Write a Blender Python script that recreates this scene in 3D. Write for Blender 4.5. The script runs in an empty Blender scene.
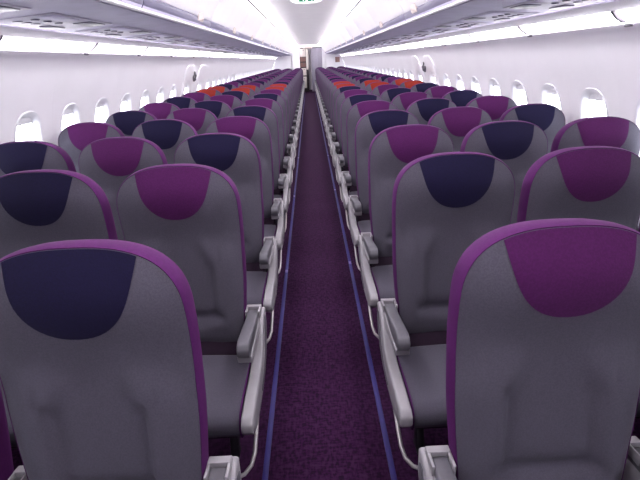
import bpy, math, random
from mathutils import Vector, Matrix
random.seed(7)
S = bpy.context.scene
C = S.collection
PI = math.pi

# ------------------------------------------------------------------ materials
def lin(c):
    return tuple(((v/255)/12.92 if v/255 <= .04045 else (((v/255)+.055)/1.055)**2.4) for v in c) + (1,)

def mat(name, col, rough=.6, metal=0, spec=.4, noise=0, nscale=60, bump=0, bscale=300, sheen=0, emit=None, es=0, stretch=None, col2=None):
    m = bpy.data.materials.new(name); m.use_nodes = True
    nt = m.node_tree; n = nt.nodes; l = nt.links
    b = n['Principled BSDF']
    c = lin(col)
    b.inputs['Base Color'].default_value = c
    b.inputs['Roughness'].default_value = rough
    b.inputs['Metallic'].default_value = metal
    b.inputs['Specular IOR Level'].default_value = spec
    if sheen:
        b.inputs['Sheen Weight'].default_value = sheen
        b.inputs['Sheen Roughness'].default_value = .5
    tc = n.new('ShaderNodeTexCoord')
    mp = n.new('ShaderNodeMapping')
    l.new(tc.outputs['Object'], mp.inputs[0])
    if stretch: mp.inputs['Scale'].default_value = stretch
    if noise:
        t = n.new('ShaderNodeTexNoise'); t.inputs['Scale'].default_value = nscale; t.inputs['Detail'].default_value = 3
        l.new(mp.outputs[0], t.inputs['Vector'])
        r = n.new('ShaderNodeValToRGB')
        c2 = lin(col2) if col2 else tuple(x*(1+noise) for x in c[:3]) + (1,)
        c1 = c if col2 else tuple(x*(1-noise) for x in c[:3]) + (1,)
        r.color_ramp.elements[0].color = c1; r.color_ramp.elements[0].position = .38
        r.color_ramp.elements[1].color = c2; r.color_ramp.elements[1].position = .62
        l.new(t.outputs['Fac'], r.inputs[0]); l.new(r.outputs[0], b.inputs['Base Color'])
    if bump:
        t = n.new('ShaderNodeTexNoise'); t.inputs['Scale'].default_value = bscale; t.inputs['Detail'].default_value = 2
        l.new(mp.outputs[0], t.inputs['Vector'])
        bp = n.new('ShaderNodeBump'); bp.inputs['Strength'].default_value = bump; bp.inputs['Distance'].default_value = .002
        l.new(t.outputs['Fac'], bp.inputs['Height']); l.new(bp.outputs[0], b.inputs['Normal'])
    if emit:
        b.inputs['Emission Color'].default_value = lin(emit); b.inputs['Emission Strength'].default_value = es
    return m

M = {}
M['grey_fabric'] = mat('grey_fabric', (74,70,82), .9, noise=.09, nscale=260, bump=.25, bscale=500, sheen=.04, spec=.2)
M['purple_trim'] = mat('purple_trim', (72,23,78), .8, noise=.06, nscale=120, bump=.1, spec=.15)
M['navy'] = mat('navy_fabric', (16,10,42), .9, noise=.10, nscale=200, bump=.2, sheen=.02, spec=.2)
M['magenta'] = mat('magenta_fabric', (66,17,68), .9, noise=.10, nscale=200, bump=.2, sheen=.02, spec=.2)
M['orange'] = mat('orange_fabric', (122,35,26), .85, noise=.10, nscale=200, bump=.2, sheen=.02, spec=.2)
M['seat_gap'] = mat('seat_dark_fabric', (34,14,36), .9, noise=.1)
M['cushion_purple'] = mat('cushion_side_purple', (50,18,56), .8, noise=.08)
M['shell_back'] = mat('shell_back', (70,66,78), .5, noise=.03)
M['arm_white'] = mat('arm_plastic_white', (140,135,141), .4, noise=.02, nscale=30)
M['arm_pad'] = mat('arm_pad_grey', (86,83,91), .5, noise=.04, nscale=80)
M['dark_metal'] = mat('dark_metal', (44,42,48), .4, metal=.6, noise=.03)
M['bar'] = mat('bar_metal', (176,170,172), .35, metal=.5, noise=.03)
M['wall'] = mat('sidewall_plastic', (238,234,240), .5, noise=.012, nscale=3, spec=.3)
M['reveal'] = mat('window_reveal', (232,230,236), .45, noise=.01, spec=.3)
M['shade'] = mat('window_shade', (222,220,226), .5, noise=.01)
M['bin_base'] = mat('bin_base_grey', (184,178,204), .5, noise=.05, nscale=8, spec=.35)
M['bin_lip'] = mat('bin_lip_grey', (108,103,126), .5, noise=.03, nscale=8, spec=.3)
M['bin_door'] = mat('bin_door_white', (238,234,240), .4, noise=.01, nscale=4, spec=.35)
M['rail'] = mat('rail_white', (246,244,248), .3, noise=.01)
M['latch'] = mat('latch_beige', (214,200,196), .45, noise=.02)
M['psu'] = mat('psu_panel', (184,179,196), .5, noise=.02)
M['psu_dark'] = mat('psu_dark', (84,80,102), .35, noise=.05)
M['ceil'] = mat('ceiling_panel', (238,234,238), .55, noise=.01, nscale=4)
M['black_gap'] = mat('gap_dark', (40,38,46), .8, noise=.05)
M['light'] = mat('light_diffuser', (250,250,250), .5, noise=.005, emit=(255,252,255), es=14)
M['cove'] = mat('cove_diffuser', (250,250,250), .5, noise=.005, emit=(255,252,255), es=17)
M['strip'] = mat('floor_strip', (34,22,94), .6, noise=.08, nscale=20)
M['strip_joint'] = mat('floor_strip_joint', (94,78,140), .35, noise=.05)
M['galley'] = mat('galley_cream', (214,204,200), .5, noise=.02)
M['galley_dark'] = mat('galley_brown', (120,88,84), .5, noise=.08)
M['dark'] = mat('galley_dark_panel', (62,52,58), .7, noise=.05)  # even dark brown-grey of the galley carcass
M['curtain'] = mat('curtain_lilac', (158,152,166), .9, noise=.05, nscale=30)
M['green'] = mat('exit_green', (20,110,80), .4, noise=.04, emit=(20,120,84), es=.25)
M['sign_white'] = mat('exit_white', (245,248,245), .4, noise=.01, emit=(245,255,250), es=.5)
M['handle'] = mat('handle_grey', (92,86,96), .45, noise=.04)
M['placard'] = mat('placard_brown', (160,124,118), .5, noise=.1, nscale=20)

def carpet():
    m = bpy.data.materials.new('carpet'); m.use_nodes = True
    nt = m.node_tree; n = nt.nodes; l = nt.links; b = n['Principled BSDF']
    b.inputs['Roughness'].default_value = .95; b.inputs['Specular IOR Level'].default_value = .1
    tc = n.new('ShaderNodeTexCoord')
    mp = n.new('ShaderNodeMapping'); mp.inputs['Scale'].default_value = (1, .35, 1); l.new(tc.outputs['Object'], mp.inputs[0])
    mp2 = n.new('ShaderNodeMapping'); mp2.inputs['Scale'].default_value = (.35, 1, 1); l.new(tc.outputs['Object'], mp2.inputs[0])
    t1 = n.new('ShaderNodeTexNoise'); t1.inputs['Scale'].default_value = 95; t1.inputs['Detail'].default_value = 2; l.new(mp.outputs[0], t1.inputs['Vector'])
    t2 = n.new('ShaderNodeTexNoise'); t2.inputs['Scale'].default_value = 95; t2.inputs['Detail'].default_value = 2; l.new(mp2.outputs[0], t2.inputs['Vector'])
    t3 = n.new('ShaderNodeTexNoise'); t3.inputs['Scale'].default_value = 9; l.new(tc.outputs['Object'], t3.inputs['Vector'])
    mx = n.new('ShaderNodeMix'); mx.data_type = 'FLOAT'; mx.inputs[0].default_value = .5
    l.new(t1.outputs['Fac'], mx.inputs[2]); l.new(t2.outputs['Fac'], mx.inputs[3])
    r = n.new('ShaderNodeValToRGB'); e = r.color_ramp.elements
    e[0].position = .42; e[0].color = lin((32,14,36)); e[1].position = .60; e[1].color = lin((54,31,56))
    x = e.new(.5); x.color = lin((47,17,50))
    l.new(mx.outputs[0], r.inputs[0])
    r2 = n.new('ShaderNodeValToRGB'); r2.color_ramp.elements[0].color = lin((222,200,226)); r2.color_ramp.elements[1].color = lin((255,240,250))
    l.new(t3.outputs['Fac'], r2.inputs[0])
    m2 = n.new('ShaderNodeMix'); m2.data_type = 'RGBA'; m2.blend_type = 'MULTIPLY'; m2.inputs[0].default_value = 1
    l.new(r.outputs[0], m2.inputs[6]); l.new(r2.outputs[0], m2.inputs[7]); l.new(m2.outputs[2], b.inputs['Base Color'])
    bp = n.new('ShaderNodeBump'); bp.inputs['Strength'].default_value = .5; bp.inputs['Distance'].default_value = .004
    l.new(mx.outputs[0], bp.inputs['Height']); l.new(bp.outputs[0], b.inputs['Normal'])
    return m
M['carpet'] = carpet()

def glass():
    m = bpy.data.materials.new('window_glass'); m.use_nodes = True
    nt = m.node_tree; n = nt.nodes; l = nt.links
    n.remove(n['Principled BSDF'])
    a = n.new('ShaderNodeBsdfTransparent'); a.inputs[0].default_value = (.97,.98,1,1)
    g = n.new('ShaderNodeBsdfGlossy'); g.inputs['Roughness'].default_value = .05
    mx = n.new('ShaderNodeMixShader')
    mx.inputs[0].default_value = .05; l.new(a.outputs[0], mx.inputs[1]); l.new(g.outputs[0], mx.inputs[2])
    l.new(mx.outputs[0], n['Material Output'].inputs[0])
    return m
M['glass'] = glass()

# ------------------------------------------------------------------ mesh helpers
class MB:
    def __init__(s): s.v = []; s.f = []
    def add(s, vs, fs):
        o = len(s.v); s.v += [tuple(p) for p in vs]; s.f += [tuple(i+o for i in f) for f in fs]; return s
    def box(s, c, d):
        x,y,z = c; a,b,e = d[0]/2, d[1]/2, d[2]/2
        vs = [(x+i*a, y+j*b, z+k*e) for i in (-1,1) for j in (-1,1) for k in (-1,1)]
        return s.add(vs, [(0,1,3,2),(4,6,7,5),(0,4,5,1),(2,3,7,6),(0,2,6,4),(1,5,7,3)])
    def rings(s, rings, closed=True, cap0=False, cap1=False):
        n = len(rings[0]); vs = [p for r in rings for p in r]; fs = []
        for i in range(len(rings)-1):
            for j in range(n if closed else n-1):
                k = (j+1) % n
                fs.append((i*n+j, i*n+k, (i+1)*n+k, (i+1)*n+j))
        if cap0: fs.append(tuple(reversed(range(n))))
        if cap1: fs.append(tuple((len(rings)-1)*n+j for j in range(n)))
        return s.add(vs, fs)
    def prism_x(s, poly, x0, x1):          # poly in (y,z)
        return s.rings([[(x0,y,z) for y,z in poly], [(x1,y,z) for y,z in poly]], True, True, True)
    def prism_y(s, poly, y0, y1):          # poly in (x,z)
        return s.rings([[(x,y0,z) for x,z in poly], [(x,y1,z) for x,z in poly]], True, True, True)
    def tube(s, path, r, n=10):
        path = [Vector(p) for p in path]; rs = []
        up = Vector((.13,.21,.97)).normalized()
        for i,p in enumerate(path):
            t = (path[min(i+1,len(path)-1)] - path[max(i-1,0)]).normalized()
            a = t.cross(up).normalized(); b = a.cross(t).normalized()
            rs.append([p + a*math.cos(2*PI*k/n)*r + b*math.sin(2*PI*k/n)*r for k in range(n)])
        return s.rings(rs, True, True, True)
    def cyl(s, c, r, h, n=16, r2=None):    # vertical
        r2 = r if r2 is None else r2
        return s.rings([[(c[0]+r*math.cos(2*PI*k/n), c[1]+r*math.sin(2*PI*k/n), c[2]) for k in range(n)],
                        [(c[0]+r2*math.cos(2*PI*k/n), c[1]+r2*math.sin(2*PI*k/n), c[2]+h) for k in range(n)]], True, True, True)
    def mesh(s, name, m, smooth=True, bevel=0, seg=2, angle=40):
        import bmesh
        me = bpy.data.meshes.new(name); me.from_pydata(s.v, [], s.f)
        bm = bmesh.new(); bm.from_mesh(me)
        bmesh.ops.remove_doubles(bm, verts=bm.verts, dist=1e-5)
        bmesh.ops.recalc_face_normals(bm, faces=bm.faces)
        if bevel:
            es = [e for e in bm.edges if len(e.link_faces) == 2 and e.calc_face_angle(0) > math.radians(30)]
            bmesh.ops.bevel(bm, geom=es, offset=bevel, segments=seg, affect='EDGES', profile=.5, clamp_overlap=True)
        bm.to_mesh(me); bm.free()
        if smooth:
            me.shade_smooth() if hasattr(me, 'shade_smooth') else None
            try: me.set_sharp_from_angle(angle=math.radians(angle))
            except Exception: pass
        me.materials.append(m)
        return me

def link(name, me, parent=None, loc=(0,0,0)):
    o = bpy.data.objects.new(name, me); C.objects.link(o); o.location = loc
    if parent: o.parent = parent
    return o
def thing(name, label, cat, loc=(0,0,0), group=None):
    o = bpy.data.objects.new(name, None); C.objects.link(o); o.location = loc
    o.empty_display_size = .1
    return tag(o, label, cat, group)
def tag(o, label, cat, group=None):
    o['label'] = label; o['category'] = cat
    if group: o['group'] = group
    return o
def struct(name, me, loc=(0,0,0)):
    o = link(name, me, None, loc); o['kind'] = 'structure'; return o
def sm(a, b, x):
    t = max(0, min(1, (x-a)/(b-a))); return t*t*(3-2*t)

ORD = ['nearest','second','third','fourth','fifth','sixth','seventh','eighth','ninth','tenth','eleventh','twelfth','thirteenth',
       'fourteenth','fifteenth','sixteenth','seventeenth','eighteenth','nineteenth','twentieth','twenty-first','twenty-second',
       'twenty-third','twenty-fourth','twenty-fifth','twenty-sixth','twenty-seventh','twenty-eighth','twenty-ninth','thirtieth']
def away(i): return 'nearest to the camera' if i == 0 else ORD[i] + ' from the camera'
ORD1 = ['first'] + ORD[1:]

# ------------------------------------------------------------------ layout numbers
ROWS = 30; PITCH = .76; Y0 = .69
COLX = [.525, 1.033, 1.541]
YA, YB = -1.6, 23.65            # cabin shell in y
FRAME = .533

# ------------------------------------------------------------------ seat meshes
REC = math.radians(9.6)
NV = Vector((0, math.sin(REC), math.cos(REC)))     # up the back
NN = Vector((0, -math.cos(REC), math.sin(REC)))    # out of the face
BO = Vector((0, .074, .418))
L = .733
def face_pt(u, v, d): return BO + Vector((u,0,0)) + NV*v + NN*(d + .036*sm(.40,.66,v))
def hw(v):                        # half width of the back's outline
    w = .203 + .018*sm(0, .34, v) + .004*math.exp(-((v-.54)/.10)**2)
    if v > .573:
        t = (v-.573)/(L-.573)
        w *= max(0, 1 - t**2.6)**(1/2.6)
    return w
def outline(n=40):
    pts = []
    vs = [0,.01,.03] + [.03+.543*i/12 for i in range(1,13)] + [.573+(L-.573)*math.sin(PI/2*i/18)**.8 for i in range(1,18)]
    vs = [v for v in vs if v < L-1e-4]
    right = [(hw(v)-(.02 if v==0 else .006 if v==.01 else 0), v) for v in vs]
    top = [(right[-1][0]*(1-2*i/10), L - (L-right[-1][1])*abs(1-2*i/10)**2.6) for i in range(1,10)]
    left = [(-u, v) for u, v in reversed(right)]
    bot = [(left[-1][0]*(1-2*i/6), 0) for i in range(1,6)]
    return right + top + left + bot
OUT = outline()
def bulge(u, v):
    d = .0
    d += .020*math.exp(-((v-.622)/.11)**2)*(1-(u/.26)**2)                   # head cushion
    side = sm(.085, .130, abs(u) + .05*sm(.31,.47,v))                        # side bolsters
    inner = 1 - sm(.37, .48, v)
    d += .026*side*inner
    d -= .012*math.exp(-((abs(u)-.100-.10*sm(.29,.45,v)**2)/.007)**2)*(1-sm(.41,.47,v))
    d += .020*math.exp(-((v-.060)/.055)**2)*(1-sm(.09,.15,abs(u)))           # fold above the cushion
    d -= .026*math.exp(-((v-.128-.4*u*u)/.021)**2)*(1-sm(.11,.16,abs(u)))
    return d
def edge_s(u, v):                 # 1 at the outline, 0 in the middle
    w = max(hw(v), 1e-4)
    e1 = abs(u)/w
    e2 = max(0, (v-.36)/(L-.36)); e3 = max(0, (.36-v)/.36)
    return max(e1, e2 if v > .36 else e3)
def face_surface(u, v, s):
    return bulge(u, v)*(1-s**6) + .021*(1-s**5)
CV = .36
def seat_face_mesh():
    mb = MB(); rs = []
    sc = [1,.985,.965,.94,.91,.87,.83,.79,.75,.71,.67,.63,.59,.55,.5,.45,.4,.34,.28,.22,.15,.08,.02]
    for s in sc:
        rs.append([face_pt(u*s, CV+(v-CV)*s, face_surface(u*s, CV+(v-CV)*s, s)) for u, v in OUT])
    mb.rings(rs, True, False, True)
    return mb.mesh('backrest_face', M['grey_fabric'], angle=80)
def scale_at(u, v):               # ring scale whose outline passes through (u,v)
    lo, hi = 0, 1.2
    for _ in range(24):
        m = (lo+hi)/2
        vv = CV + (v-CV)/m if m > 1e-6 else 9
        uu = abs(u)/m if m > 1e-6 else 9
        inside = 0 <= vv <= L and uu <= hw(vv)
        if inside: hi = m
        else: lo = m
    return hi
def top_v(u):                     # outline height above u
    lo, hi = .3, L
    for _ in range(30):
        m = (lo+hi)/2
        if hw(m) >= abs(u): lo = m
        else: hi = m
    return lo
def patch_mesh(key):
    mb = MB(); rows = []
    A, B = 22, 16
    vb = .537
    for j in range(B+1):
        b = math.sin(PI/2*j/B)
        w = .140*(1-.24*b)*max(0, 1-b**4)**(1/2.2) + .0005
        row = []
        for i in range(A+1):
            a = -1+2*i/A
            u = a*w
            vt = CV + (top_v(u/.997)-CV)*.997
            v = vt + (vb-vt)*b
            s = scale_at(u, v)
            row.append(face_pt(u, v, face_surface(u, v, min(1,s))+.0022))
        rows.append(row)
    mb.rings(rows, False)
    return mb.mesh('headrest_patch_'+key, M[key], angle=80)
def shell_mesh():
    mb = MB()
    prof = [(1.0,0),(1.006,.001),(1.014,-.006),(1.021,-.020),(1.023,-.038),(1.018,-.058),(1.002,-.072),(.97,-.078)]
    rs = [[face_pt(u*s, CV+(v-CV)*s, d) for u, v in OUT] for s, d in prof]
    mb.rings(rs)
    return mb.mesh('back_shell', M['purple_trim'], angle=80)
def rear_mesh():
    mb = MB()
    rs = [[face_pt(u*s, CV+(v-CV)*s, d) for u, v in OUT] for s, d in [(.97,-.078),(.9,-.080),(.6,-.082),(.2,-.082)]]
    mb.rings(rs, True, False, True)
    return mb.mesh('rear_cover', M['shell_back'], angle=60)

CUSH = [(0.033, 0.388), (0.025, 0.404), (0.01, 0.41), (-0.03, 0.41), (-0.114, 0.413), (-0.1805, 0.417), (-0.2375, 0.419), (-0.2802, 0.417), (-0.3087, 0.409), (-0.3277, 0.394), (-0.3363, 0.373), (-0.3344, 0.35), (-0.3211, 0.326), (-0.2945, 0.31)]
def cushion_mesh():
    mb = MB(); rs = []
    xs = [-.236,-.233,-.226,-.20,-.14,-.07,0,.07,.14,.20,.226,.233,.236]
    for x in xs:
        e = abs(x)/.236
        drop = .012*e**14 + .004*math.cos(x/.236*PI)*-1
        rs.append([(x, y*(1-.012*e**14)-(.0), z-drop*(1 if z > .36 else .3)) for y, z in CUSH])
    mb.rings(rs, False)
    return mb.mesh('seat_cushion', M['grey_fabric'], angle=80)
def cushion_side_mesh(sx):
    poly = [(y*.99, z-.010) for y, z in CUSH] + [(-.27,.298),(-.1,.293),(.03,.293)]
    mb = MB().prism_x(poly, sx*.2355, sx*.2405)
    return mb.mesh('cushion_side', M['cushion_purple'], bevel=.003)
def base_mesh():
    poly = [(.085,.26),(.105,.46),(.075,.46),(.045,.385),(.03,.375),(-.30,.318),(-.29,.285),(-.05,.26)]
    return MB().prism_x(poly, -.215, .215).mesh('seat_pan', M['seat_gap'], bevel=.006)
def pipe_mesh(sx):
    mb = MB().tube([(sx*.2372, y*.995, z-.006) for y, z in CUSH], .0032, 8)
    return mb.mesh('piping', M['purple_trim'])

def arm_pad_mesh(w):
    # side outline in (y,z): gently rising top, rounded dropping nose
    poly = [(.132,.520),(.132,.556),(.02,.574),(-.10,.590),(-.165,.594),(-.190,.587),(-.203,.570),(-.204,.548),(-.192,.534),(-.165,.534),(-.05,.530)]
    poly = [(y+(.015 if y < -.1 else 0), z-.010*(1-max(0,-y)/.2)) for y, z in poly]
    return MB().prism_x(poly, -w, w).mesh('arm_pad', M['arm_pad'], bevel=.007, seg=3)
def arm_hinge_mesh(w):
    mb = MB()
    mb.prism_x([(-.17,.535),(-.165,.505),(-.05,.490),(.06,.47),(.10,.43),(.165,.43),(.180,.50),(.165,.535),(.140,.546),(.120,.535),(.0,.528)], -w, w)
    return mb.mesh('arm_hinge', M['arm_white'], bevel=.005)
def arm_cap_mesh(w):
    mb = MB()     # white U that frames the pad's rear end
    g = w*.26
    mb.prism_x([(.155,.53),(.155,.556),(.130,.560),(.130,.53)], -w, w)
    mb.prism_x([(.135,.53),(.135,.558),(.085,.562),(.085,.53)], -w, -w+g)
    mb.prism_x([(.135,.53),(.135,.558),(.085,.562),(.085,.53)], w-g, w)
    return mb.mesh('arm_cap', M['arm_white'], bevel=.002)
PANEL = [(-0.3492, 0.359), (-0.3667, 0.379), (-0.3638, 0.409), (-0.3395, 0.426), (-0.2425, 0.428), (-0.1164, 0.424), (-0.04, 0.432), (0.02, 0.464), (0.07, 0.512), (0.1, 0.535), (0.15, 0.542), (0.178, 0.53), (0.172, 0.459), (0.14, 0.404), (0.08, 0.359), (0, 0.329), (-0.1, 0.319), (-0.2134, 0.324), (-0.3007, 0.339)]
def side_panel_mesh():
    return MB().prism_x([(y,z) for y,z in PANEL], -.021, .021).mesh('side_panel', M['arm_white'], bevel=.009, seg=3)
def side_inset_mesh(s):
    c = (-.12,.40)
    poly = [(.12,.515),(.15,.505),(.145,.465),(.11,.415),(.05,.375),(-.02,.35),(-.12,.338),(-.13,.35),(-.02,.373),(.05,.41),(.09,.465)]
    return MB().prism_x(poly, s*.018, s*.0235).mesh('panel_inset', M['arm_pad'], bevel=.001)
def bar_mesh(s):                  # s = direction to the aisle; restraint bar below the cushion
    x = s*.266
    pts = [(x,.02,.335),(x,-.06,.320),(x,-.15,.285),(x,-.23,.245),(x-s*.002,-.28,.215),(x-s*.012,-.312,.192),(x-s*.035,-.333,.175),(x-s*.07,-.342,.165),(x-s*.14,-.345,.16),(x-s*.30,-.345,.16),(-x,-.345,.16)]
    pts = [(a,b,c-.012) for a,b,c in pts]
    return MB().tube(pts, .0075, 10).mesh('luggage_bar', M['bar'])
def leg_mesh(sx):
    mb = MB()
    mb.prism_x([(-.02,.27),(-.07,.27),(-.13,.02),(-.15,0),(-.06,0),(-.085,.02)], sx*.15-.016, sx*.15+.016)
    mb.prism_x([(-.03,.27),(-.06,.27),(.10,.0),(.16,0),(.13,.02)], sx*.15-.014, sx*.15+.014)
    return mb.mesh('leg', M['dark_metal'], bevel=.004)
MESH = {'face': seat_face_mesh(), 'shell': shell_mesh(), 'rear': rear_mesh(), 'cushion': cushion_mesh(), 'cl': cushion_side_mesh(-1), 'cr': cushion_side_mesh(1),
        'pan': base_mesh(), 'pl': pipe_mesh(-1), 'pr': pipe_mesh(1), 'pad': arm_pad_mesh(.0225), 'hinge': arm_hinge_mesh(.026), 'cap': arm_cap_mesh(.030), 'padm': arm_pad_mesh(.0165), 'hingem': arm_hinge_mesh(.016), 'capm': arm_cap_mesh(.0185), 'panel': side_panel_mesh(),
        'il': side_inset_mesh(-1), 'ir': side_inset_mesh(1), 'bl': bar_mesh(-1), 'br': bar_mesh(1), 'gl': leg_mesh(-1), 'gr': leg_mesh(1)}
for k in ('navy','magenta','orange'): MESH[k] = patch_mesh(k)

def armrest(root, x, k='m'):
    a = link('armrest', MESH['hinge'+k], root, (x,0,0))
    link('arm_pad', MESH['pad'+k], a); link('arm_cap', MESH['cap'+k], a)
    return a
def seat(side, col, row):         # side -1 left of the aisle, +1 right; col 0 aisle, 1 middle, 2 window
    par = (row + col + (0 if side < 0 else 1)) % 2
    key = 'orange' if row in (8, 9) else ('magenta' if par else 'navy')
    colour = {'navy':'navy','magenta':'magenta','orange':'orange'}[key]
    pos = ['aisle','middle','window'][col]
    sd = 'left' if side < 0 else 'right'
    if row < 8: rp = ORD[row] + (' row to camera' if row == 0 else ' row from camera')
    elif row == 8: rp = 'nearer of two orange rows'
    elif row == 9: rp = 'farther of two orange rows'
    else: rp = ORD1[row-10] + ' row behind orange rows'
    lab = 'grey %s seat %s of the aisle, %s headrest, %s' % (pos, sd, colour, rp)
    r = thing('aeroplane_seat', lab, 'seat', (side*COLX[col], Y0 + row*PITCH, 0), '%s seats %s of the aisle' % (pos, sd))
    b = link('backrest', MESH['face'], r)
    h = link('headrest_patch', MESH[key], b); h['label'] = colour + ' headrest patch'
    s = link('back_shell', MESH['shell'], r); s['label'] = 'purple edge band around the back'
    link('rear_cover', MESH['rear'], s)
    c = link('seat_cushion', MESH['cushion'], r)
    link('cushion_side', MESH['cl'], c); link('cushion_side', MESH['cr'], c); link('piping', MESH['pl'], c); link('piping', MESH['pr'], c)
    link('seat_pan', MESH['pan'], r)
    link('leg', MESH['gl'], r); link('leg', MESH['gr'], r)
    armrest(r, side*.254)                                   # away from the aisle
    if col == 0:
        armrest(r, -side*.246, '')
        p = link('side_panel', MESH['panel'], r, (-side*.267,0,0)); p['label'] = 'pale plastic side panel facing the aisle'
        link('panel_inset', MESH['ir' if side < 0 else 'il'], p)
        link('luggage_bar', MESH['br' if side < 0 else 'bl'], r)
    return r
for row in range(ROWS):
    for side in (-1, 1):
        for col in range(3):
            seat(side, col, row)

# ------------------------------------------------------------------ floor
fl = MB().box((0,(YA+YB+2)/2,-.02), (3.7, YB+2-YA, .04)).mesh('floor', M['carpet'], smooth=False)
struct('floor', fl)
for s, nm in ((-1,'left'),(1,'right')):
    mb = MB().prism_x([(YA+.05,.0),(YA+.05,.005),(YB-.2,.005),(YB-.2,0)], -.0115, .0115)
    o = link('floor_path_strip', mb.mesh('floor_path_strip', M['strip'], bevel=.002), None, (s*.247,0,0))
    tag(o, 'violet blue path strip along the %s edge of the aisle carpet' % nm, 'floor strip', 'aisle path strips')
    jm = MB().prism_x([(0,.004),(0,.0075),(.045,.0075),(.045,.004)], -.009, .009).mesh('strip_joint', M['strip_joint'], bevel=.0015)
    for y in ([.98,3.0,5.0,7.2] if s < 0 else [.96,1.03,3.1,5.2,7.3]): link('strip_joint', jm, o, (0,y,0))

# ------------------------------------------------------------------ side walls with windows
WP = [(-.02,1.70),(.12,1.76),(.3,1.815),(.5,1.845),(.7,1.85),(.88,1.838),(1.05,1.81),(1.2,1.772),(1.35,1.722),(1.5,1.662),(1.6,1.612),(1.7,1.56)]
def wx(z):
    for (a, xa), (b, xb) in zip(WP, WP[1:]):
        if z <= b or b == WP[-1][0]:
            i = WP.index((a,xa)); t = (z-a)/(b-a)
            p0 = WP[max(i-1,0)][1]; p3 = WP[min(i+2,len(WP)-1)][1]
            m1 = (xb-p0)/2 if i else xb-xa; m2 = (p3-xa)/2 if i+2 < len(WP) else xb-xa
            t2, t3 = t*t, t*t*t
            return (2*t3-3*t2+1)*xa + (t3-2*t2+t)*m1 + (-2*t3+3*t2)*xb + (t3-t2)*m2
WZ = 1.05; HA, HB = .140, .200
def oval(th, a, b, n=2.7):
    c, s = math.cos(th), math.sin(th)
    r = (abs(c/a)**n + abs(s/b)**n)**(-1/n)
    return r*c, r*s
def panel(mb, s, y0, y1, cy, z0=-.02, z1=1.6):
    per = []
    ny, nz = 8, 26
    per += [(y0+(y1-y0)*i/ny, z0) for i in range(ny)]
    per += [(y1, z0+(z1-z0)*i/nz) for i in range(nz)]
    per += [(y1-(y1-y0)*i/ny, z1) for i in range(ny)]
    per += [(y0, z1-(z1-z0)*i/nz) for i in range(nz)]
    rs = []
    for t in (0,.03,.06,.15,.3,.45,.6,.75,.87,.95,1):
        ring = []
        for (py, pz) in per:
            th = math.atan2(pz-WZ, py-cy)
            oy, oz = oval(th, HA+.012, HB+.012)
            y = py + (cy+oy-py)*t; z = pz + (WZ+oz-pz)*t
            off = .001 if t == 0 else (.004*((t-.9)/.1)**2 if t > .9 else 0)
            ring.append((s*(wx(z)+off), y, z))
        rs.append(ring)
    mb.rings(rs)
def frame_mesh(s):
    mb = MB(); rs = []
    N = 48
    for a, b, off in ((HA+.013,HB+.013,.004),(HA+.008,HB+.008,-.003),(HA,HB,-.001),(HA-.006,HB-.008,.008),(HA-.012,HB-.020,.020),(HA-.016,HB-.030,.032),(HA-.022,HB-.036,.035)):
        ring = []
        for k in range(N):
            y, z = oval(2*PI*k/N, a, b)
            ring.append((s*(wx(WZ+z)+off), y, WZ+z))
        rs.append(ring)
    mb.rings(rs)
    return mb.mesh('window_frame', M['reveal'], angle=60)
def pane_mesh(s):
    mb = MB(); N = 48; rs = []
    for off in (.034,.037):
        rs.append([(s*(wx(WZ+z)+off), y, WZ+z) for y, z in (oval(2*PI*k/N, HA-.018, HB-.032) for k in range(N))])
    mb.rings(rs, True, True, True)
    return mb.mesh('pane', M['glass'])
def shade_mesh(s):
    mb = MB(); rs = []
    for off in (.027,.031):
        r = []
        for i in range(17):
            th = PI*(.5/6) + PI*(5/6)*0 + (PI*(1-1/6))*i/16
            y, z = oval(th, HA-.018, HB-.028)
            r.append((s*(wx(WZ+max(z,.138))+off), y, WZ+max(z,.138)))
        rs.append(r)
    mb.rings(rs, True, True, True)
    mb.box((s*(wx(WZ+.14)+.024), 0, WZ+.140), (.010,.14,.009))
    return mb.mesh('window_shade', M['shade'])
FR = {s: frame_mesh(s) for s in (-1,1)}; PN = {s: pane_mesh(s) for s in (-1,1)}; SH = {s: shade_mesh(s) for s in (-1,1)}
WY = [2.87 + FRAME*k for k in range(-8, 39)]
HATCH = [6.735, 7.535]
wn = 0
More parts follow.
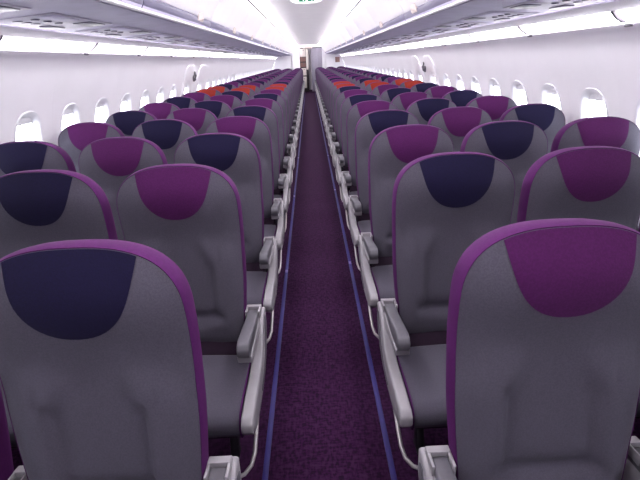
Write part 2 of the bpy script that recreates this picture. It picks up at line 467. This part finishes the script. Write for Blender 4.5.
for s, nm in ((-1,'left'),(1,'right')):
    mb = MB()
    for cy in WY:
        if 6.38 < cy < 7.88: continue
        panel(mb, s, cy-FRAME/2, cy+FRAME/2, cy)
    a0, a1 = 2.87+FRAME*7-FRAME/2, 2.87+FRAME*9+FRAME/2
    mid = (a0+a1)/2
    panel(mb, s, a0, mid, HATCH[0]); panel(mb, s, mid, a1, HATCH[1])
    # crown lining above the lights
    ya, yb = WY[0]-FRAME/2, WY[-1]+FRAME/2
    mb.add([(s*1.612,ya,1.6),(s*1.612,yb,1.6),(s*1.66,yb,1.66),(s*1.66,ya,1.66),(s*1.60,yb,2.0),(s*1.60,ya,2.0),(s*1.3,yb,2.32),(s*1.3,ya,2.32)],
           [(0,1,2,3),(3,2,4,5),(5,4,6,7)])
    struct('wall_'+nm, mb.mesh('wall_'+nm, M['wall'], angle=35))
    for cy in [y for y in WY if not 6.38 < y < 7.88] + HATCH:
        wn += 1
        e = struct('window_%d' % wn, FR[s], (0,cy,0))
        link('pane', PN[s], e); link('window_shade', SH[s], e)
    # over-wing exit hatches
    for hi, cy in enumerate(HATCH):
        mb = MB(); N = 64; rs = []
        for t, off in ((0,.002),(0,-.008),(.04,-.013),(.1,-.015),(.6,-.015),(.9,-.014),(1,.003)):
            ring = []
            for k in range(N):
                th = 2*PI*k/N
                oy, oz = oval(th, .275, .44, 4.2); iy, iz = oval(th, HA+.014, HB+.014)
                y = oy+(iy-oy)*t; z = oz+(iz-oz)*t
                ring.append((s*(wx(WZ+z)+off), y, WZ+z))
            rs.append(ring)
        mb.rings(rs)
        d = struct('door_%d' % ((0 if s < 0 else 2)+hi+1), mb.mesh('exit_hatch', M['wall'], angle=50), (0,cy,0))
        if hi == 0:
            z = 1.335; x = wx(z)-.028
            h = MB()
            h.tube([(s*(x+.02),.215,z-.06),(s*(x-.005),.22,z-.045),(s*(x-.02),.225,z),(s*(x-.01),.23,z+.045),(s*(x+.01),.23,z+.06)], .02, 10)
            h.box((s*(x+.014),.222,z), (.012,.07,.15))
            link('door_handle', h.mesh('door_handle', M['handle'], bevel=.003), d)

# ------------------------------------------------------------------ light strips, trim, bins, ceiling
def bumpy_light(s, y0, y1):
    poly = [(1.606,1.612),(1.585,1.610),(1.570,1.618),(1.553,1.630),(1.535,1.645),(1.522,1.660),(1.535,1.668),(1.640,1.64)]
    return MB().prism_y([(s*x,z) for x, z in poly], y0, y1).mesh('light_diffuser', M['light'], bevel=.004)
LY = 3.50; LS = 2*FRAME
segs = [(LY-2*LS, LY-LS)] + [(LY-LS+LS*k, LY+LS*k) for k in range(19)]
for s, nm in ((-1,'left'),(1,'right')):
    for i, (a, b) in enumerate(segs):
        lab = ('white light panel on the %s wall cut off by the photo edge' % nm) if i == 0 else 'white light panel under %s bins, %s' % (nm, away(i-1))
        r = thing('sidewall_light', lab, 'light', (0,a,0), 'sidewall lights on the %s' % nm)
        link('diffuser', bumpy_light(s, .001, b-a-.023), r)
        mb = MB().prism_y([(s*x,z) for x, z in [(1.606,1.606),(1.578,1.603),(1.542,1.620),(1.508,1.653),(1.52,1.672),(1.62,1.66)]], b-a-.022, b-a-.001)
        link('lower_lip', MB().prism_y([(s*x,z) for x, z in [(1.607,1.604),(1.584,1.603),(1.582,1.609),(1.607,1.611)]], .001, b-a-.023).mesh('lower_lip', M['bin_door'], bevel=.001), r)
        link('end_bracket', mb.mesh('end_bracket', M['handle'], bevel=.002), r)
        cb = MB().box((s*1.600, b-a-.03, 1.590), (.018,.05,.014))
        link('clip', cb.mesh('clip', M['handle'], bevel=.004), r)
    tm = MB().prism_y([(s*x,z) for x, z in [(1.425,1.688),(1.43,1.700),(1.52,1.676),(1.530,1.664),(1.520,1.656)]], YA, YB)
    struct('trim_%d' % (1 if s < 0 else 2), tm.mesh('trim', M['bin_door'], bevel=.002))

BL = 1.6; BY0 = .85
def rot(poly, s): return [(s*x, z) for x, z in poly]
for s in (-1,1):      # continuous service channel below the bins
    ch = MB().prism_y(rot([(.832,1.7365),(1.0,1.724),(1.20,1.709),(1.408,1.694),(1.422,1.698),(1.422,1.7405),(1.408,1.7405),(1.405,1.702),(1.2,1.717),(1.0,1.732),(.84,1.7405)], s), YA, YB).mesh('service_channel', M['bin_base'], angle=25)
    struct('trim_%d' % (5 if s < 0 else 6), ch)
bin_body = {}
for s in (-1,1):
    g = .005
    body = MB().prism_y(rot([(.822,1.742),(.806,1.775),(.800,1.812),(.812,1.83),(.66,2.06),(.66,2.24),(1.35,2.24),(1.418,2.0),(1.418,1.744)], s), 2*g, BL-.0005).mesh('bin_body', M['bin_base'], bevel=.004)
    lip = MB().prism_y(rot([(.821,1.752),(.804,1.776),(.797,1.808),(.803,1.815),(.812,1.79),(.826,1.755)], s), 2*g, BL-.0005).mesh('bin_lip', M['bin_lip'], bevel=.001)
    door = MB().prism_y(rot([(.796,1.816),(.776,1.855),(.745,1.905),(.705,1.962),(.665,2.016),(.630,2.060),(.606,2.088),(.61,2.10),(.66,2.08),(.75,1.98),(.805,1.87),(.812,1.822)], s), 2*g, BL-.0005).mesh('bin_door', M['bin_door'], bevel=.003)
    rail = MB().prism_y(rot([(.819,1.738),(.810,1.742),(.807,1.749),(.811,1.755),(.822,1.750),(.828,1.744),(.827,1.739)], s), 0.001, BL-.001).mesh('hand_rail', M['rail'], bevel=.002)
    lat = MB().prism_y(rot([(.800,1.785),(.789,1.80),(.779,1.86),(.770,1.885),(.776,1.89),(.80,1.86),(.806,1.79)], s), 1.14, 1.30).mesh('latch', M['latch'], bevel=.003)
    gap = MB().prism_y(rot([(.826,1.75),(.812,1.776),(.806,1.812),(.80,1.86),(.70,2.0),(1.38,2.2),(1.40,1.75)], s), 0.0005, 2*g).mesh('joint_seal', M['black_gap'])
    bin_body[s] = (body, door, rail, lat, gap, lip)
nb = 14
for s, nm in ((-1,'left'),(1,'right')):
    for k in range(-1, nb):
        y = BY0 + BL*k
        lab = ('overhead bin on the %s right beside the camera' % nm) if k < 0 else 'white doored overhead bin on the %s, %s' % (nm, away(k))
        r = thing('overhead_bin', lab, 'overhead bin', (0,y,0), 'overhead bins on the %s' % nm)
        b = bin_body[s]
        o = link('bin_body', b[0], r); o['label'] = 'grey bin body'; link('bin_lip', b[5], r)
        d = link('bin_door', b[1], r); link('latch', b[3], d)
        link('hand_rail', b[2], r); link('joint_seal', b[4], r)

# passenger service panels under the bins
def usz(x): return 1.694 + (1.408-x)*.0735
psu = {}
for s in (-1,1):
    def pl(x0, x1, y0, y1, t, key, nm, bev=.002):
        poly = [(s*x0, usz(x0)-.0005), (s*x0, usz(x0)-t), (s*x1, usz(x1)-t), (s*x1, usz(x1)-.0005)]
        return MB().prism_y(poly, y0, y1).mesh(nm, M[key], bevel=bev)
    pan = pl(1.08,1.37,-.30,.30,.004,'psu','panel')
    sp = pl(1.10,1.19,.08,.26,.008,'psu_dark','speaker_grille')
    lights = [MB().cyl((s*1.30, y, usz(1.30)-.007), .020, .009, 14, .026).mesh('reading_light', M['psu_dark']) for y in (-.20,-.13,-.06)]
    noz = [MB().cyl((s*1.22, y, usz(1.22)-.009), .016, .011, 14, .024).mesh('air_nozzle', M['psu_dark']) for y in (-.20,-.10,.0)]
    sig = pl(1.29,1.34,.04,.20,.009,'psu_dark','call_panel')
    msk = pl(1.10,1.18,-.27,-.03,.007,'bin_base','mask_door')
    psu[s] = (pan, sp, lights, noz, sig, msk)
for s, nm in ((-1,'left'),(1,'right')):
    for i in range(1, ROWS):
        y = 1.66 + PITCH*(i-1)
        r = thing('service_panel', 'overhead service panel with dark air nozzles on %s, %s' % (nm, away(i-1)), 'service panel', (0,y,0), 'service panels on the %s' % nm)
        p = psu[s]
        link('panel', p[0], r); link('speaker_grille', p[1], r); link('call_panel', p[4], r); link('mask_door', p[5], r)
        for q in p[2]: link('reading_light', q, r)
        for q in p[3]: link('air_nozzle', q, r)

# ceiling
mb = MB()
y = YA
while y < YB-.01:
    y1 = min(y+1.6, YB)
    arc = [(-.52,2.165),(-.50,2.155),(-.46,2.163),(-.38,2.180),(-.26,2.195),(-.13,2.203),(0,2.206),(.13,2.203),(.26,2.195),(.38,2.180),(.46,2.163),(.50,2.155),(.52,2.165)]
    mb.rings([[(x,yy,z+dz) for x, z in arc] for yy, dz in ((y,.006),(y+.006,0),(y1-.006,0),(y1,.006))], False)
    y = y1
mb.box((0,(YA+YB+2)/2,2.34), (2.64,YB+2-YA,.04))
struct('ceiling', mb.mesh('ceiling', M['ceil'], angle=30))
for s, nm in ((-1,'left'),(1,'right')):
    cm = MB().prism_y(rot([(.506,2.158),(.514,2.125),(.540,2.102),(.572,2.090),(.588,2.093),(.592,2.112),(.60,2.165),(.51,2.185)], s), -.5, YB-.02).mesh('cove_light', M['cove'])
    o = link('ceiling_light', cm); tag(o, 'long white cove light along the %s edge of the ceiling' % nm, 'light')
    t = MB().prism_y(rot([(.607,2.084),(.594,2.088),(.592,2.097),(.606,2.104),(.66,2.10),(.66,2.085)], s), YA, YB).mesh('trim', M['handle'], bevel=.002)
    struct('trim_%d' % (3 if s < 0 else 4), t)

# exit sign hanging under the ceiling
r = thing('exit_sign', 'white oval exit sign with two green pictograms on the ceiling', 'sign', (0,5.28,2.175))
rs = []
N = 32
for y, k in ((-.02,.92),(-.014,1),(.014,1),(.02,.92)):
    rs.append([(.175*k*math.copysign(abs(math.cos(2*PI*i/N))**.75, math.cos(2*PI*i/N)), y, -.076+.055*k*math.copysign(abs(math.sin(2*PI*i/N))**.75, math.sin(2*PI*i/N))) for i in range(N)])
link('housing', MB().rings(rs, True, True, True).mesh('housing', M['sign_white']), r)
for x in (-.046,.046):
    q = link('pictogram', MB().box((x,-.0215,-.076), (.074,.004,.074)).mesh('pictogram', M['green'], bevel=.001), r)
    f = MB()
    f.box((x,-.0245,-.064), (.014,.003,.026)); f.cyl((x+.004,-.0245,-.050), .007, .006, 10)
    f.box((x-.010,-.0245,-.088), (.020,.003,.010)); f.box((x+.010,-.0245,-.094), (.010,.003,.024)); f.box((x-.013,-.0245,-.061), (.016,.003,.008)); f.box((x+.013,-.0245,-.066), (.016,.003,.008))
    link('figure', f.mesh('figure', M['sign_white']), q)

# ------------------------------------------------------------------ rear end: partitions, galley, curtain
EY = 23.4
def wall_poly(s, xin):
    zs = [-.02,.15,.4,.7,1.0,1.25,1.5,1.66]
    return [(xin,-.02)] + [(s*(wx(min(z,1.6))+.0), z) for z in zs] + [(s*1.6,2.0),(s*1.3,2.32),(xin,2.32)]
mb = MB()
mb.prism_y(wall_poly(-1,-.44), EY, EY+.05)
mb.prism_y(wall_poly(1,.66), EY, EY+.05)
mb.box((.11,EY+.025,2.2), (1.1,.05,.25))
mb.prism_y([(-1.8,-.02),(1.8,-.02),(1.85,.7),(1.7,1.5),(1.3,2.32),(-1.3,2.32),(-1.7,1.5),(-1.85,.7)], YB+1.5, YB+1.55)
mb.prism_x([(EY,-.02),(YB+1.5,-.02),(YB+1.5,2.32),(EY,2.32)], -.86, -.82)
mb.prism_x([(EY,-.02),(YB+1.5,-.02),(YB+1.5,2.32),(EY,2.32)], .82, .86)
struct('wall_back', mb.mesh('wall_back', M['wall'], smooth=False))
mb = MB().prism_y([(-1.74,-.02),(1.74,-.02),(1.85,.7),(1.7,1.5),(1.3,2.32),(-1.3,2.32),(-1.7,1.5),(-1.85,.7)], YA-.05, YA)
struct('wall_front', mb.mesh('wall_front', M['wall'], smooth=False))

g = thing('galley', 'cream and brown galley unit at the far end left of the curtain', 'galley', (-.27,EY+.25,0))
link('carcass', MB().box((0,.25,1.05), (.50,.40,2.1)).mesh('carcass', M['dark'], bevel=.01), g)
for z, h, key in ((1.83,.36,'galley'),(1.53,.20,'galley_dark'),(1.28,.20,'galley_dark'),(.95,.34,'galley'),(.45,.55,'galley')):
    d = link('compartment_door', MB().box((-.01,.035,z), (.28,.04,h)).mesh('compartment_door', M[key], bevel=.008), g)
    link('latch', MB().box((.02,.008,z+h*.3), (.06,.02,.03)).mesh('latch', M['handle'], bevel=.004), d)
link('post', MB().box((.20,.02,1.55), (.11,.06,1.0)).mesh('post', M['galley'], bevel=.01), g)
mb = MB(); rs = []
n = 60
front = []; back = []
for i in range(n+1):
    x = .12 + .54*i/n
    y = EY-.06 + .022*math.sin(i*1.05) + .008*math.sin(i*.37)
    front.append((x,y)); back.append((x,y+.006))
mb.rings([[(x,y,.02) for x,y in front]+[(x,y,.02) for x,y in reversed(back)], [(x,y,1.0) for x,y in front]+[(x,y,1.0) for x,y in reversed(back)], [(x,y,2.02) for x,y in front]+[(x,y,2.02) for x,y in reversed(back)]], True, True, True)
o = link('curtain', mb.mesh('curtain', M['curtain'], angle=70))
c = tag(o, 'pale lilac pleated curtain across the far end of the aisle', 'curtain')
link('curtain_rail', MB().tube([(.10,EY-.06,2.035),(.4,EY-.06,2.035),(.67,EY-.06,2.035)], .018, 8).mesh('curtain_rail', M['dark_metal']), o)
rs = []
for k, z in ((1,2.125),(1,2.06),(.93,2.02),(.7,1.995)):
    rs.append([(.24*k*math.copysign(abs(math.cos(2*PI*i/28))**.6, math.cos(2*PI*i/28)), .10*k*math.copysign(abs(math.sin(2*PI*i/28))**.6, math.sin(2*PI*i/28)), z) for i in range(28)])
o = link('ceiling_unit', MB().rings(rs, True, True, True).mesh('ceiling_unit', M['latch'], angle=60), None, (-.03,EY-.25,0))
tag(o, 'beige rounded unit under the ceiling above the far galley doorway', 'ceiling unit')
o = link('wall_placard', MB().box((1.42,EY-.008,1.46), (.22,.014,.24)).mesh('wall_placard', M['placard'], bevel=.004))
tag(o, 'small brown placard on the far right partition', 'placard')

# ------------------------------------------------------------------ world and camera
w = bpy.data.worlds.new('World'); S.world = w; w.use_nodes = True
bg = w.node_tree.nodes['Background']; bg.inputs[0].default_value = (.93,.97,1,1); bg.inputs[1].default_value = 7

H = 1.49; FPX = 440; TH = math.atan(180.3/440); YAW = math.atan(4.1/440*math.cos(TH)); RO = math.radians(2.35)
F = Vector((math.sin(YAW)*math.cos(TH), math.cos(YAW)*math.cos(TH), -math.sin(TH)))
R = Vector((math.cos(YAW), -math.sin(YAW), 0)); U = R.cross(F)
r_img = R*math.cos(RO) - U*math.sin(RO); u_img = R*math.sin(RO) + U*math.cos(RO)
cd = bpy.data.cameras.new('camera'); cd.sensor_width = 36; cd.lens = 36*FPX/640; cd.clip_start = .02; cd.clip_end = 200
co = bpy.data.objects.new('camera', cd); C.objects.link(co)
m = Matrix((r_img, u_img, -F)).transposed().to_4x4(); m.translation = Vector((-.008,0,H))
co.matrix_world = m
S.camera = co
S.view_settings.view_transform = 'Standard'; S.view_settings.look = 'None'
S.view_settings.exposure = .48; S.view_settings.gamma = 1; S.view_settings.use_curve_mapping = False
